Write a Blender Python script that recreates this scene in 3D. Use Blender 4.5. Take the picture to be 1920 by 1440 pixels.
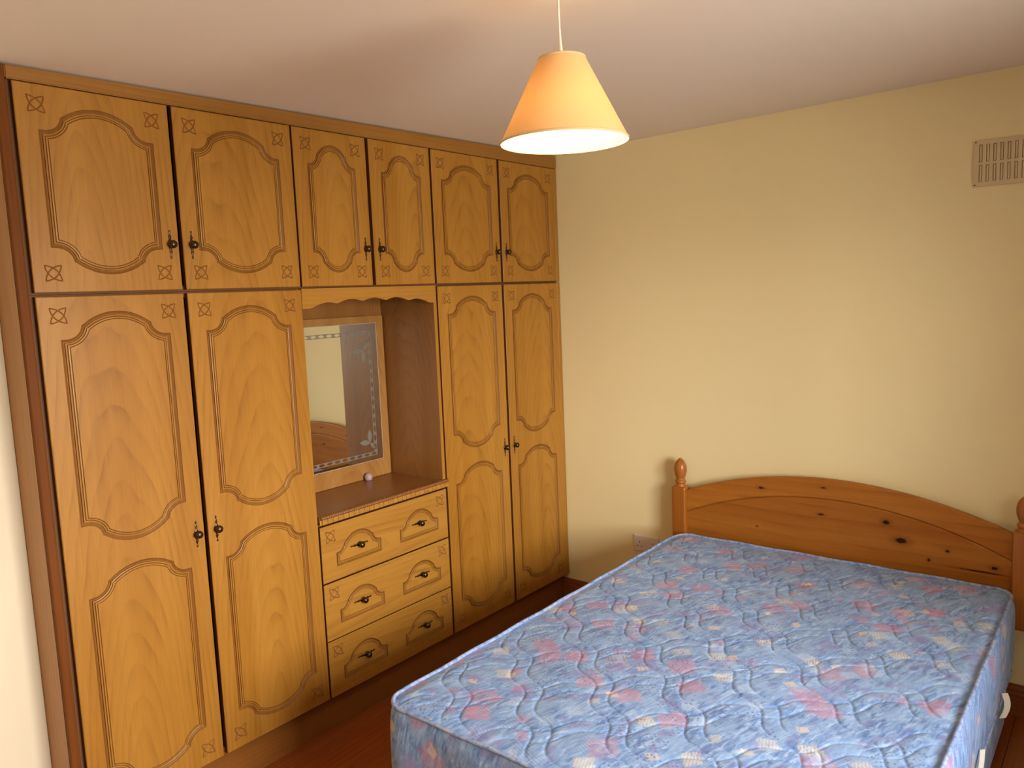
import bpy, bmesh, math, random
import numpy as np
from mathutils import Vector, Matrix
from mathutils.geometry import delaunay_2d_cdt

for o in list(bpy.data.objects):
    bpy.data.objects.remove(o)
SC = bpy.context.scene
COL = SC.collection
random.seed(7)
PI = math.pi

# ------------------------------------------------------------------ camera
F_PX = 1465.88
cam_d = bpy.data.cameras.new('camera')
cam = bpy.data.objects.new('camera', cam_d)
COL.objects.link(cam)
cam_d.sensor_fit = 'HORIZONTAL'
cam_d.sensor_width = 36.0
cam_d.lens = F_PX / 1920.0 * 36.0
cam_d.clip_start = 0.05
yaw, pitch, roll = -0.682492, -0.115481, -0.041375
fw = Vector((math.sin(yaw) * math.cos(pitch), math.cos(yaw) * math.cos(pitch), math.sin(pitch)))
rt = Vector((math.cos(yaw), -math.sin(yaw), 0))
up = rt.cross(fw)
c_, s_ = math.cos(roll), math.sin(roll)
rt, up = c_ * rt + s_ * up, -s_ * rt + c_ * up
m3 = Matrix((rt, up, -fw)).transposed()
cam.matrix_world = Matrix.Translation((2.44152, -3.41773, 1.71319)) @ m3.to_4x4()
SC.camera = cam

# ------------------------------------------------------------------ world, light, exposure
SC.view_settings.view_transform = 'Standard'
SC.view_settings.look = 'None'
SC.view_settings.gamma = 1.0
SC.view_settings.use_curve_mapping = False
SC.view_settings.exposure = 0.0
SC.cycles.max_bounces = 8
SC.cycles.adaptive_threshold = 0.03
W = bpy.data.worlds.new('sky')
SC.world = W
W.use_nodes = True
wn = W.node_tree.nodes
# bright overcast sky above the horizon, unseen ground below it brightened to lift the ceiling
SKY_STRENGTH = 43.0
_g = wn.new('ShaderNodeNewGeometry')
_s = wn.new('ShaderNodeSeparateXYZ')
_m = wn.new('ShaderNodeMapRange')
_m.inputs[1].default_value, _m.inputs[2].default_value = 0.03, -0.03      # incoming points back at the viewer
_c = wn.new('ShaderNodeMix')
_c.data_type = 'RGBA'
_c.inputs[6].default_value = (0.50, 0.46, 0.39, 1)
_c.inputs[7].default_value = (1.0, 0.96, 0.90, 1)
_l = W.node_tree.links.new
_l(_g.outputs['Incoming'], _s.inputs[0])
_l(_s.outputs[2], _m.inputs[0])
_l(_m.outputs[0], _c.inputs[0])
_l(_c.outputs[2], wn['Background'].inputs[0])
wn['Background'].inputs[1].default_value = SKY_STRENGTH

# room dimensions (metres): wardrobe doors in plane x = 0, back wall y = YB
YB, YF, XR, XL = 0.03, -4.3, 3.80, -0.155
WIN = (-3.00, -1.42, 0.86, 2.12)            # window in the right wall: y0, y1, z0, z1


def ceil_z(x, y):
    return 2.422 + 0.011 * y + 0.014 * x


pl = bpy.data.lights.new('window_portal', 'AREA')
pl.shape = 'RECTANGLE'
pl.size, pl.size_y = WIN[1] - WIN[0], WIN[3] - WIN[2]
pl.cycles.is_portal = True
po = bpy.data.objects.new('window_portal', pl)
COL.objects.link(po)
po.location = (XR + 0.02, (WIN[0] + WIN[1]) / 2, (WIN[2] + WIN[3]) / 2)
po.rotation_euler = (PI / 2, 0, PI / 2)      # faces into the room (-x)
BULB_W = 8.0
BULB_COL = (1.0, 0.76, 0.46)


# ------------------------------------------------------------------ helpers
def mesh_obj(name, verts, faces, mats, parent=None, fmat=None, smooth=False, loc=None):
    me = bpy.data.meshes.new(name)
    me.from_pydata([tuple(map(float, v)) for v in verts], [], [tuple(f) for f in faces])
    if not isinstance(mats, (list, tuple)):
        mats = [mats]
    for m in mats:
        me.materials.append(m)
    if fmat is not None:
        me.polygons.foreach_set('material_index', fmat)
    if smooth:
        me.polygons.foreach_set('use_smooth', [True] * len(me.polygons))
    me.update()
    o = bpy.data.objects.new(name, me)
    COL.objects.link(o)
    if parent is not None:
        o.parent = parent
    if loc is not None:
        o.location = loc
    return o


def bm_obj(name, bm, mats, parent=None, smooth=False, loc=None, angle=None):
    me = bpy.data.meshes.new(name)
    bm.normal_update()
    bm.to_mesh(me)
    bm.free()
    if not isinstance(mats, (list, tuple)):
        mats = [mats]
    for m in mats:
        me.materials.append(m)
    if smooth:
        me.polygons.foreach_set('use_smooth', [True] * len(me.polygons))
        if angle is not None:
            me.set_sharp_from_angle(angle=angle)
    o = bpy.data.objects.new(name, me)
    COL.objects.link(o)
    if parent is not None:
        o.parent = parent
    if loc is not None:
        o.location = loc
    return o


def bm_box(bm, x0, x1, y0, y1, z0, z1, bev=0.0, seg=2):
    r = bmesh.ops.create_cube(bm, size=1.0)
    vs = r['verts']
    for v in vs:
        v.co = Vector(((x0 + x1) / 2 + v.co.x * (x1 - x0), (y0 + y1) / 2 + v.co.y * (y1 - y0), (z0 + z1) / 2 + v.co.z * (z1 - z0)))
    if bev > 0:
        es = {e for v in vs for e in v.link_edges}
        bmesh.ops.bevel(bm, geom=list(es), offset=bev, segments=seg, affect='EDGES', profile=0.5)


def box(name, x0, x1, y0, y1, z0, z1, mat, parent=None, bev=0.0, seg=2, loc=None):
    bm = bmesh.new()
    bm_box(bm, x0, x1, y0, y1, z0, z1, bev, seg)
    return bm_obj(name, bm, mat, parent, loc=loc)


def bm_lathe(bm, prof, seg=24, mat=None):
    """prof: (r, z) list, revolved round z."""
    rings = []
    for r, z in prof:
        if r < 1e-6:
            rings.append([bm.verts.new((0, 0, z))])
        else:
            rings.append([bm.verts.new((r * math.cos(2 * PI * k / seg), r * math.sin(2 * PI * k / seg), z)) for k in range(seg)])
    for a, b in zip(rings[:-1], rings[1:]):
        for k in range(seg):
            k2 = (k + 1) % seg
            if len(a) == 1 and len(b) == 1:
                continue
            if len(a) == 1:
                bm.faces.new((a[0], b[k2], b[k]))
            elif len(b) == 1:
                bm.faces.new((a[k], a[k2], b[0]))
            else:
                bm.faces.new((a[k], a[k2], b[k2], b[k]))


def tube(name, pts, rad, mat, parent=None, seg=10):
    pts = [Vector(p) for p in pts]
    verts, faces = [], []
    n = len(pts)
    rads = rad if isinstance(rad, (list, tuple)) else [rad] * n
    ref = Vector((0.31, 0.17, 0.93))
    for i, p in enumerate(pts):
        t = (pts[min(i + 1, n - 1)] - pts[max(i - 1, 0)]).normalized()
        a = t.cross(ref)
        if a.length < 1e-3:
            a = t.cross(Vector((1, 0, 0)))
        a.normalize()
        b = t.cross(a)
        for k in range(seg):
            th = 2 * PI * k / seg
            verts.append(p + (a * math.cos(th) + b * math.sin(th)) * rads[i])
    for i in range(n - 1):
        for k in range(seg):
            k2 = (k + 1) % seg
            faces.append((i * seg + k, i * seg + k2, (i + 1) * seg + k2, (i + 1) * seg + k))
    faces.append(tuple(range(seg))[::-1])
    faces.append(tuple((n - 1) * seg + k for k in range(seg)))
    return mesh_obj(name, verts, faces, mat, parent, smooth=True)


def empty(name, loc=(0, 0, 0)):
    o = bpy.data.objects.new(name, None)
    COL.objects.link(o)
    o.location = loc
    o.empty_display_size = 0.1
    return o


def tag(o, label, cat, group=None):
    o['label'] = label
    o['category'] = cat
    if group:
        o['group'] = group
    return o


def struct(o, label=None):
    o['kind'] = 'structure'
    if label:
        o['label'] = label
    return o


# ------------------------------------------------------------------ materials
class NT:
    def __init__(self, name):
        self.m = bpy.data.materials.new(name)
        self.m.use_nodes = True
        self.t = self.m.node_tree
        self.b = self.t.nodes['Principled BSDF']
        self.out = self.t.nodes['Material Output']

    def n(self, typ, **kw):
        nd = self.t.nodes.new(typ)
        for k, v in kw.items():
            setattr(nd, k, v)
        return nd

    def link(self, a, b):
        self.t.links.new(a, b)

    def val(self, sock, v):
        if isinstance(v, bpy.types.NodeSocket):
            self.link(v, sock)
        else:
            sock.default_value = v

    def math(self, op, a, b=0.0, c=0.0, clamp=False):
        nd = self.n('ShaderNodeMath', operation=op, use_clamp=clamp)
        self.val(nd.inputs[0], a)
        self.val(nd.inputs[1], b)
        self.val(nd.inputs[2], c)
        return nd.outputs[0]

    def mix(self, f, a, b, mode='MIX'):
        nd = self.n('ShaderNodeMix', data_type='RGBA', blend_type=mode)
        self.val(nd.inputs[0], f)
        self.val(nd.inputs[6], a if isinstance(a, bpy.types.NodeSocket) else (*a, 1))
        self.val(nd.inputs[7], b if isinstance(b, bpy.types.NodeSocket) else (*b, 1))
        return nd.outputs[2]

    def ramp(self, f, stops, interp='LINEAR'):
        nd = self.n('ShaderNodeValToRGB')
        nd.color_ramp.interpolation = interp
        el = nd.color_ramp.elements
        while len(el) < len(stops):
            el.new(0.5)
        for e, (p, c) in zip(el, stops):
            e.position = p
            e.color = (*c, 1) if len(c) == 3 else c
        self.link(f, nd.inputs[0])
        return nd.outputs[0]

    def comb(self, x, y, z):
        nd = self.n('ShaderNodeCombineXYZ')
        for i, v in enumerate((x, y, z)):
            self.val(nd.inputs[i], v)
        return nd.outputs[0]

    def sep(self, v):
        nd = self.n('ShaderNodeSeparateXYZ')
        self.link(v, nd.inputs[0])
        return nd.outputs

    def noise(self, vec, scale, detail=3.0, rough=0.5, dist=0.0, color=False):
        nd = self.n('ShaderNodeTexNoise')
        self.link(vec, nd.inputs['Vector'])
        nd.inputs['Scale'].default_value = scale
        nd.inputs['Detail'].default_value = detail
        nd.inputs['Roughness'].default_value = rough
        nd.inputs['Distortion'].default_value = dist
        return nd.outputs[1 if color else 0]

    def voro(self, vec, scale, metric='EUCLIDEAN', rnd=1.0, feature='F1'):
        nd = self.n('ShaderNodeTexVoronoi', distance=metric, feature=feature)
        self.link(vec, nd.inputs['Vector'])
        nd.inputs['Scale'].default_value = scale
        nd.inputs['Randomness'].default_value = rnd
        return nd.outputs

    def smooth(self, x, lo, hi):
        nd = self.n('ShaderNodeMapRange', interpolation_type='SMOOTHSTEP')
        self.val(nd.inputs[0], x)
        nd.inputs[1].default_value = lo
        nd.inputs[2].default_value = hi
        nd.inputs[3].default_value = 0.0
        nd.inputs[4].default_value = 1.0
        return nd.outputs[0]

    def obj(self):
        return self.n('ShaderNodeTexCoord').outputs['Object']

    def uv(self):
        return self.n('ShaderNodeTexCoord').outputs['UV']

    def seed(self):
        nd = self.n('ShaderNodeAttribute', attribute_type='OBJECT', attribute_name='grain')
        return nd.outputs['Fac']

    def bump(self, h, strength=0.2, dist=0.001):
        nd = self.n('ShaderNodeBump')
        nd.inputs['Strength'].default_value = strength
        nd.inputs['Distance'].default_value = dist
        self.link(h, nd.inputs['Height'])
        self.link(nd.outputs[0], self.b.inputs['Normal'])

    def done(self, color=None, rough=0.5, spec=0.5, metal=0.0):
        if color is not None:
            if isinstance(color, bpy.types.NodeSocket):
                self.link(color, self.b.inputs['Base Color'])
            else:
                self.b.inputs['Base Color'].default_value = (*color, 1)
        self.val(self.b.inputs['Roughness'], rough)
        self.b.inputs['Specular IOR Level'].default_value = spec
        self.b.inputs['Metallic'].default_value = metal
        return self.m


def plain(name, color, rough=0.5, spec=0.5, metal=0.0, speck=0.0):
    t = NT(name)
    if speck:
        nz = t.noise(t.obj(), 140.0, 3, 0.6)
        col = t.mix(nz, tuple(c * (1 - speck) for c in color), tuple(min(1, c * (1 + speck)) for c in color))
        t.bump(nz, 0.08, 0.0006)
        return t.done(col, rough, spec, metal)
    return t.done(color, rough, spec, metal)


def wood(name, dark, mid, light, along='z', across='y', ring=0.018, rough=0.34, spec=0.45, cath=1.0, knots=None, fibre=0.5, tint=0.10, center=0.22):
    """veneer sawn from a log: bands of equal distance to a tilted pith line, so the figure rises in pointed arches"""
    t = NT(name)
    co = t.obj()
    sd = t.seed()
    s = t.sep(co)
    ix = {'x': 0, 'y': 1, 'z': 2}
    a = s[ix[along]]
    c = s[ix[across]]
    # per piece shift
    s1 = t.math('FRACT', t.math('MULTIPLY', sd, 7.31))
    s2 = t.math('FRACT', t.math('MULTIPLY', sd, 3.77))
    a = t.math('ADD', a, t.math('MULTIPLY', sd, 1.9))
    warp_v = t.comb(t.math('MULTIPLY', c, 5.0), t.math('MULTIPLY', a, 1.3), t.math('MULTIPLY', sd, 11.0))
    w1 = t.math('SUBTRACT', t.noise(warp_v, 1.0, 2.0, 0.5), 0.5)
    warp2 = t.comb(t.math('MULTIPLY', c, 26.0), t.math('MULTIPLY', a, 4.0), t.math('MULTIPLY', sd, 5.0))
    w2 = t.math('SUBTRACT', t.noise(warp2, 1.0, 2.0, 0.5), 0.5)
    cc = t.math('SUBTRACT', c, t.math('ADD', center, t.math('MULTIPLY', t.math('SUBTRACT', s1, 0.5), 0.16)))
    # ping-pong along the grain keeps the arches repeating up the board
    al = t.math('PINGPONG', a, 1.9)
    d = t.math('ADD', t.math('MULTIPLY', al, 0.15 * cath), 0.012)
    d = t.math('ADD', d, t.math('MULTIPLY', w1, 0.055))
    r = t.math('SQRT', t.math('ADD', t.math('MULTIPLY', cc, cc), t.math('MULTIPLY', d, d)))
    r = t.math('ADD', r, t.math('MULTIPLY', w2, 0.007))
    ph = t.math('FRACT', t.math('DIVIDE', r, ring))
    band = t.math('POWER', ph, 2.6)
    band = t.math('MULTIPLY', band, t.smooth(ph, 1.0, 0.90))
    # fibres and soft streaks
    fv = t.comb(t.math('MULTIPLY', c, 330.0), t.math('MULTIPLY', a, 7.0), sd)
    fib = t.noise(fv, 1.0, 2.0, 0.65)
    pv = t.comb(t.math('MULTIPLY', c, 520.0), t.math('MULTIPLY', a, 26.0), t.math('ADD', sd, 3.0))
    pore = t.smooth(t.noise(pv, 1.0, 1.0, 0.5), 0.66, 0.78)
    broad = t.noise(t.comb(t.math('MULTIPLY', c, 11.0), t.math('MULTIPLY', a, 0.6), t.math('MULTIPLY', sd, 9.0)), 1.0, 4.0, 0.6)
    broad = t.smooth(broad, 0.25, 0.75)
    amp = t.math('ADD', 0.15, t.math('MULTIPLY', t.smooth(w2, -0.12, 0.25), 0.38))
    col = t.mix(broad, mid, light)
    col = t.mix(t.math('MULTIPLY', band, amp), col, dark)
    col = t.mix(t.math('MULTIPLY', t.math('SUBTRACT', fib, 0.35, clamp=True), fibre), col, dark)
    col = t.mix(t.math('MULTIPLY', pore, 0.22), col, tuple(k * 0.6 for k in dark))
    # whole-piece tone
    tone = t.math('ADD', 1.0 - tint / 2, t.math('MULTIPLY', s2, tint))
    col = t.mix(1.0, col, t.comb(tone, tone, tone), 'MULTIPLY')
    if knots:
        kcol = (0.022, 0.008, 0.005)
        for (ky, kz, ra, rb) in knots:
            u = t.math('DIVIDE', t.math('SUBTRACT', s[ix[along]], ky), ra)
            v = t.math('DIVIDE', t.math('SUBTRACT', s[ix[across]], kz), rb)
            dd = t.math('SQRT', t.math('ADD', t.math('MULTIPLY', u, u), t.math('MULTIPLY', v, v)))
            dd = t.math('ADD', dd, t.math('MULTIPLY', t.math('SUBTRACT', t.noise(co, 160.0, 2), 0.5), 0.8))
            col = t.mix(t.math('MULTIPLY', t.smooth(dd, 3.0, 1.0), 0.45), col, dark)
            col = t.mix(t.smooth(dd, 1.15, 0.75), col, kcol)
    return t.done(col, rough, spec)


OAK_D, OAK_M, OAK_L = (0.150, 0.052, 0.007), (0.36, 0.155, 0.018), (0.44, 0.208, 0.032)
M_door = wood('oak_veneer', OAK_D, OAK_M, OAK_L, rough=0.38, spec=0.32)
M_drawer = wood('oak_veneer_horizontal', OAK_D, (0.39, 0.178, 0.026), (0.46, 0.228, 0.040), along='y', across='z', cath=0.4, rough=0.38, spec=0.32, center=0.10)
M_groove = wood('oak_routed', (0.14, 0.043, 0.006), (0.235, 0.088, 0.013), (0.285, 0.117, 0.019), rough=0.55, spec=0.3, fibre=0.7)
M_line = plain('oak_scribed_line', (0.175, 0.060, 0.010), 0.6, 0.2)
M_edge = plain('oak_edge_stained', (0.12, 0.038, 0.008), 0.5, 0.35, speck=0.12)
M_carc = plain('carcass_board', (0.15, 0.058, 0.017), 0.6, 0.3, speck=0.08)
M_cornice = wood('oak_cornice', OAK_D, (0.29, 0.122, 0.019), (0.35, 0.16, 0.030), along='y', across='z', cath=0.15)
M_pelmet = wood('oak_pelmet', OAK_D, OAK_M, OAK_L, along='y', across='z', cath=0.25)
M_counter = wood('counter_wood', (0.10, 0.030, 0.008), (0.23, 0.080, 0.020), (0.29, 0.110, 0.031), along='y', across='x', rough=0.32)
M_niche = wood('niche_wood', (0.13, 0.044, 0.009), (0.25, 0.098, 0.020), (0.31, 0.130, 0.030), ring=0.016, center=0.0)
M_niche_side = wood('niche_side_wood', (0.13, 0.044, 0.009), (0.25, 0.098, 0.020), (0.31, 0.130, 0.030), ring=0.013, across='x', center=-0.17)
M_board = wood('mirror_board_wood', (0.15, 0.055, 0.010), (0.34, 0.155, 0.036), (0.42, 0.21, 0.06), ring=0.02, cath=1.6, center=-1.2)
M_plinth = wood('plinth_wood', (0.12, 0.036, 0.007), (0.23, 0.083, 0.015), (0.28, 0.107, 0.021), along='y', across='z', cath=0.2)
M_lip = wood('mahogany_lipping', (0.08, 0.020, 0.004), (0.150, 0.043, 0.008), (0.185, 0.060, 0.012), ring=0.02, rough=0.5, spec=0.08)
M_endp = wood('end_panel_veneer', OAK_D, (0.40, 0.175, 0.042), (0.48, 0.235, 0.07), across='x', cath=0.6, spec=0.2, center=-0.3)  # same veneer as the doors, lightened to make this side look better lit
PINE_D, PINE_M, PINE_L = (0.155, 0.038, 0.005), (0.345, 0.112, 0.013), (0.43, 0.162, 0.023)
KN_R = [(1.12, 0.793, 0.012, 0.005), (1.395, 0.827, 0.010, 0.003)]
KN_P = [(1.385, 0.708, 0.013, 0.004), (1.646, 0.713, 0.013, 0.009), (1.704, 0.645, 0.022, 0.011), (1.872, 0.631, 0.006, 0.005),
        (1.807, 0.583, 0.005, 0.005), (2.033, 0.592, 0.012, 0.006), (1.99, 0.570, 0.075, 0.0028), (1.10, 0.61, 0.004, 0.003)]
M_pine_rail = wood('pine_rail', PINE_D, PINE_M, PINE_L, along='x', across='z', ring=0.045, cath=0.35, rough=0.42, spec=0.16, knots=KN_R)
M_pine = wood('pine_panel', PINE_D, PINE_M, PINE_L, along='x', across='z', ring=0.05, cath=0.5, rough=0.42, spec=0.16, knots=KN_P)
M_pine_post = wood('pine_post', PINE_D, (0.35, 0.112, 0.014), (0.42, 0.15, 0.023), along='z', across='x', ring=0.016, cath=0.2, rough=0.28,
                   knots=[(0.43, 1.453, 0.008, 0.007), (0.80, 1.405, 0.012, 0.008)])
M_floor = wood('floor_plank_wood', (0.13, 0.027, 0.006), (0.26, 0.058, 0.011), (0.32, 0.08, 0.017), along='y', across='x', ring=0.02, cath=0.3, rough=0.25, spec=0.5, tint=0.25)
M_skirt = wood('skirting_wood', (0.12, 0.03, 0.008), (0.22, 0.06, 0.014), (0.27, 0.08, 0.02), along='x', across='z', cath=0.1, rough=0.35)
M_skirt_y = wood('skirting_wood_side', (0.12, 0.03, 0.008), (0.22, 0.06, 0.014), (0.27, 0.08, 0.02), along='y', across='z', cath=0.1, rough=0.35)
M_subfloor = plain('subfloor', (0.03, 0.012, 0.006), 0.8)

M_brass = NT('antique_brass')
_nz = M_brass.noise(M_brass.obj(), 90.0, 3, 0.6)
M_brass = M_brass.done(M_brass.mix(_nz, (0.035, 0.022, 0.014), (0.14, 0.09, 0.045)), 0.26, 0.5, 0.9)


def wall_mat(name, col, rough=0.75):
    t = NT(name)
    co = t.obj()
    n1 = t.noise(co, 1.6, 3, 0.5)
    n2 = t.noise(co, 220.0, 1, 0.6)
    c2 = t.mix(n1, tuple(k * 0.965 for k in col), tuple(min(1, k * 1.02) for k in col))
    # scuffs and small marks in the paint
    v = t.voro(co, 2.3)
    mk = t.smooth(v[0], 0.012, 0.006)
    c2 = t.mix(t.math('MULTIPLY', mk, 0.35), c2, tuple(k * 0.5 for k in col))
    t.bump(n2, 0.10, 0.0008)
    return t.done(c2, rough, 0.3)


M_wall = wall_mat('yellow_emulsion', (0.86, 0.745, 0.43))
M_wall_left = wall_mat('cream_emulsion_toned_down', (0.72, 0.645, 0.49))  # cream tint, also set darker to offset strong window light on this wall
M_ceil = wall_mat('ceiling_emulsion', (0.84, 0.77, 0.69), 0.9)
M_white = plain('white_gloss_frame', (0.80, 0.79, 0.76), 0.35, 0.5)
M_plastic = plain('white_plastic', (0.74, 0.68, 0.64), 0.35, 0.5, speck=0.03)
M_vent = plain('aged_cream_plastic', (0.66, 0.53, 0.325), 0.5, 0.3, speck=0.05)
M_ventd = plain('vent_back', (0.46, 0.35, 0.22), 0.7, 0.3)
M_dark = plain('dark_hole', (0.02, 0.014, 0.012), 0.7, 0.2)
M_lilac = plain('lilac_plastic', (0.42, 0.29, 0.32), 0.35, 0.5)
M_mirror = NT('mirror_silver').done((0.80, 0.82, 0.76), 0.015, 0.5, 1.0)
M_mirror_edge = plain('mirror_ground_edge', (0.55, 0.56, 0.50), 0.3, 0.5)
M_etch = NT('etched_glass').done((0.29, 0.27, 0.23), 0.42, 0.4, 0.5)

# window glass: clear, lets daylight through
t = NT('window_glass')
tr = t.n('ShaderNodeBsdfTransparent')
gl = t.n('ShaderNodeBsdfGlossy')
gl.inputs['Roughness'].default_value = 0.02
fr = t.n('ShaderNodeFresnel')
mx = t.n('ShaderNodeMixShader')
t.link(fr.outputs[0], mx.inputs[0])
t.link(tr.outputs[0], mx.inputs[1])
t.link(gl.outputs[0], mx.inputs[2])
t.link(mx.outputs[0], t.out.inputs['Surface'])
M_glass = t.m

# lamp shade: card lined with cloth, lets some of the bulb's light through
t = NT('shade_cloth')
co = t.obj()
nz = t.noise(co, 5.0, 3, 0.5)
nf = t.noise(co, 240.0, 2, 0.6)
colr = t.mix(nz, (0.68, 0.46, 0.22), (0.74, 0.54, 0.29))
df = t.n('ShaderNodeBsdfDiffuse')
ts = t.n('ShaderNodeBsdfTranslucent')
t.link(colr, df.inputs[0])
t.link(t.mix(1.0, colr, (1.0, 0.62, 0.26), 'MULTIPLY'), ts.inputs[0])
mx = t.n('ShaderNodeMixShader')
mx.inputs[0].default_value = 0.058
t.link(df.outputs[0], mx.inputs[1])
t.link(ts.outputs[0], mx.inputs[2])
t.link(mx.outputs[0], t.out.inputs['Surface'])
M_shade = t.m
M_shade_trim = plain('shade_trim', (0.74, 0.56, 0.32), 0.8, 0.2)
M_shade_in = plain('shade_white_lining', (0.86, 0.82, 0.72), 0.8, 0.2)
t = NT('bulb_glow')
em = t.n('ShaderNodeEmission')
em.inputs[0].default_value = (1.0, 0.80, 0.50, 1)
em.inputs[1].default_value = 25.0
t.link(em.outputs[0], t.out.inputs['Surface'])
M_bulb = t.m
M_cord = plain('white_flex', (0.78, 0.74, 0.66), 0.5, 0.4)


def fabric(name):
    """printed ticking: brushed blues with pink, cream and violet blots, hatching and dots (uv in metres)"""
    t = NT(name)
    uv0 = t.uv()
    mp0 = t.n('ShaderNodeMapping')
    mp0.inputs['Rotation'].default_value = (0, 0, -0.70)
    t.link(uv0, mp0.inputs['Vector'])
    uv = mp0.outputs[0]
    mp = t.n('ShaderNodeMapping')
    mp.inputs['Rotation'].default_value = (0, 0, -0.6)
    t.link(uv, mp.inputs['Vector'])
    rot = mp.outputs[0]
    s = t.sep(uv)
    r = t.sep(rot)
    # streaky ground
    st = t.noise(t.comb(t.math('MULTIPLY', r[0], 20.0), t.math('MULTIPLY', r[1], 72.0), 0.0), 1.0, 4.0, 0.60, 0.9)
    bl = t.noise(uv, 9.0, 3.0, 0.55)
    base = t.ramp(st, [(0.32, (0.065, 0.135, 0.38)), (0.45, (0.14, 0.27, 0.58)), (0.56, (0.23, 0.39, 0.70)), (0.70, (0.46, 0.60, 0.84))])
    base = t.mix(t.smooth(bl, 0.40, 0.62), base, t.mix(0.5, base, (0.28, 0.44, 0.74)))
    base = t.mix(t.math('MULTIPLY', t.smooth(t.noise(uv, 14.0, 2), 0.55, 0.68), 0.45), base, (0.22, 0.17, 0.44))
    wob = t.noise(uv, 26.0, 3.0, 0.6, color=True)
    mv = t.n('ShaderNodeVectorMath', operation='MULTIPLY_ADD')
    t.link(wob, mv.inputs[0])
    mv.inputs[1].default_value = (0.036, 0.036, 0)
    t.link(uv, mv.inputs[2])
    uvw = mv.outputs[0]

    def blots(off, sc, pick_lo, pick_hi, size, colr, strength, hatch=None):
        mo = t.n('ShaderNodeVectorMath', operation='ADD')
        t.link(uvw, mo.inputs[0])
        mo.inputs[1].default_value = off
        v = t.voro(mo.outputs[0], sc, 'CHEBYCHEV', 0.85)
        cs = t.sep(v[1])
        pick = t.math('MULTIPLY', t.math('GREATER_THAN', cs[0], pick_lo), t.math('LESS_THAN', cs[0], pick_hi))
        mask = t.math('MULTIPLY', pick, t.smooth(v[0], size * 1.08, size * 0.66))
        brk = t.smooth(t.noise(t.comb(t.math('MULTIPLY', s[0], 150.0), t.math('MULTIPLY', s[1], 42.0), off[0]), 1.0, 3.0, 0.6), 0.34, 0.5)
        mask = t.math('MULTIPLY', mask, t.math('ADD', 0.35, t.math('MULTIPLY', brk, 0.65)))
        if hatch:
            h = t.math('SINE', t.math('MULTIPLY', t.math('ADD', s[0], t.math('MULTIPLY', s[1], hatch[1])), hatch[0]))
            mask = t.math('MULTIPLY', mask, t.math('ADD', 0.72, t.math('MULTIPLY', h, 0.28)))
        return t.math('MULTIPLY', mask, strength), cs[1]

    col = base
    for off, sc, lo, hi, size, c1, c2, strg, hatch in (
            ((0.0, 0.0, 0), 9.5, 0.0, 0.34, 0.40, (0.52, 0.16, 0.26), (0.62, 0.28, 0.34), 0.72, (900.0, 0.1)),
            ((3.3, 1.7, 0), 10.5, 0.0, 0.26, 0.30, (0.70, 0.61, 0.42), (0.72, 0.67, 0.56), 0.72, (700.0, -0.4)),
            ((7.1, 5.2, 0), 10.0, 0.0, 0.22, 0.34, (0.20, 0.24, 0.55), (0.28, 0.22, 0.50), 0.65, None),
            ((1.9, 8.4, 0), 12.0, 0.0, 0.22, 0.30, (0.36, 0.54, 0.82), (0.44, 0.58, 0.82), 0.6, None),
            ((5.5, 3.4, 0), 15.0, 0.0, 0.16, 0.30, (0.60, 0.24, 0.34), (0.46, 0.18, 0.40), 0.62, (600.0, 1.0)),
            ((2.5, 6.4, 0), 17.0, 0.0, 0.13, 0.28, (0.72, 0.67, 0.56), (0.70, 0.54, 0.40), 0.68, None)):
        m, rnd = blots(off, sc, lo, hi, size, None, strg, hatch)
        col = t.mix(m, col, t.mix(rnd, c1, c2))
    # dots, only in some cells
    v = t.voro(uv, 78.0, 'EUCLIDEAN', 0.5)
    cell = t.voro(uv, 8.0, 'CHEBYCHEV', 0.9)
    dm = t.math('MULTIPLY', t.smooth(v[0], 0.34, 0.22), t.math('GREATER_THAN', t.sep(cell[1])[2], 0.78))
    col = t.mix(t.math('MULTIPLY', dm, 0.7), col, (0.10, 0.13, 0.36))
    # scratchy pen strokes
    wv = t.n('ShaderNodeTexWave', wave_type='BANDS', bands_direction='X')
    mp2 = t.n('ShaderNodeMapping')
    mp2.inputs['Rotation'].default_value = (0, 0, -0.5)
    t.link(uv, mp2.inputs['Vector'])
    t.link(mp2.outputs[0], wv.inputs['Vector'])
    wv.inputs['Scale'].default_value = 34.0
    wv.inputs['Distortion'].default_value = 7.0
    wv.inputs['Detail'].default_value = 2.0
    wv.inputs['Detail Scale'].default_value = 0.6
    pen = t.math('MULTIPLY', t.smooth(wv.outputs['Fac'], 0.90, 0.98), t.smooth(t.noise(uv, 11.0, 2), 0.48, 0.6))
    col = t.mix(t.math('MULTIPLY', pen, 0.55), col, (0.12, 0.13, 0.30))
    # weave sheen
    wev = t.noise(t.comb(t.math('MULTIPLY', s[0], 900.0), t.math('MULTIPLY', s[1], 900.0), 0.0), 1.0, 2.0, 0.5)
    t.bump(wev, 0.12, 0.0005)
    t.b.inputs['Sheen Weight'].default_value = 0.15
    return t.done(col, 0.62, 0.35)


M_fab = fabric('printed_ticking')
t = NT('tape_binding')
s0 = t.noise(t.obj(), 60.0, 3, 0.6)
M_tape = t.done(t.ramp(s0, [(0.35, (0.14, 0.22, 0.48)), (0.55, (0.30, 0.40, 0.64)), (0.72, (0.46, 0.42, 0.54))]), 0.6, 0.3)
M_handle = plain('cream_webbing', (0.80, 0.76, 0.66), 0.7, 0.3, speck=0.06)

# ------------------------------------------------------------------ room
zc = 2.75
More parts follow.
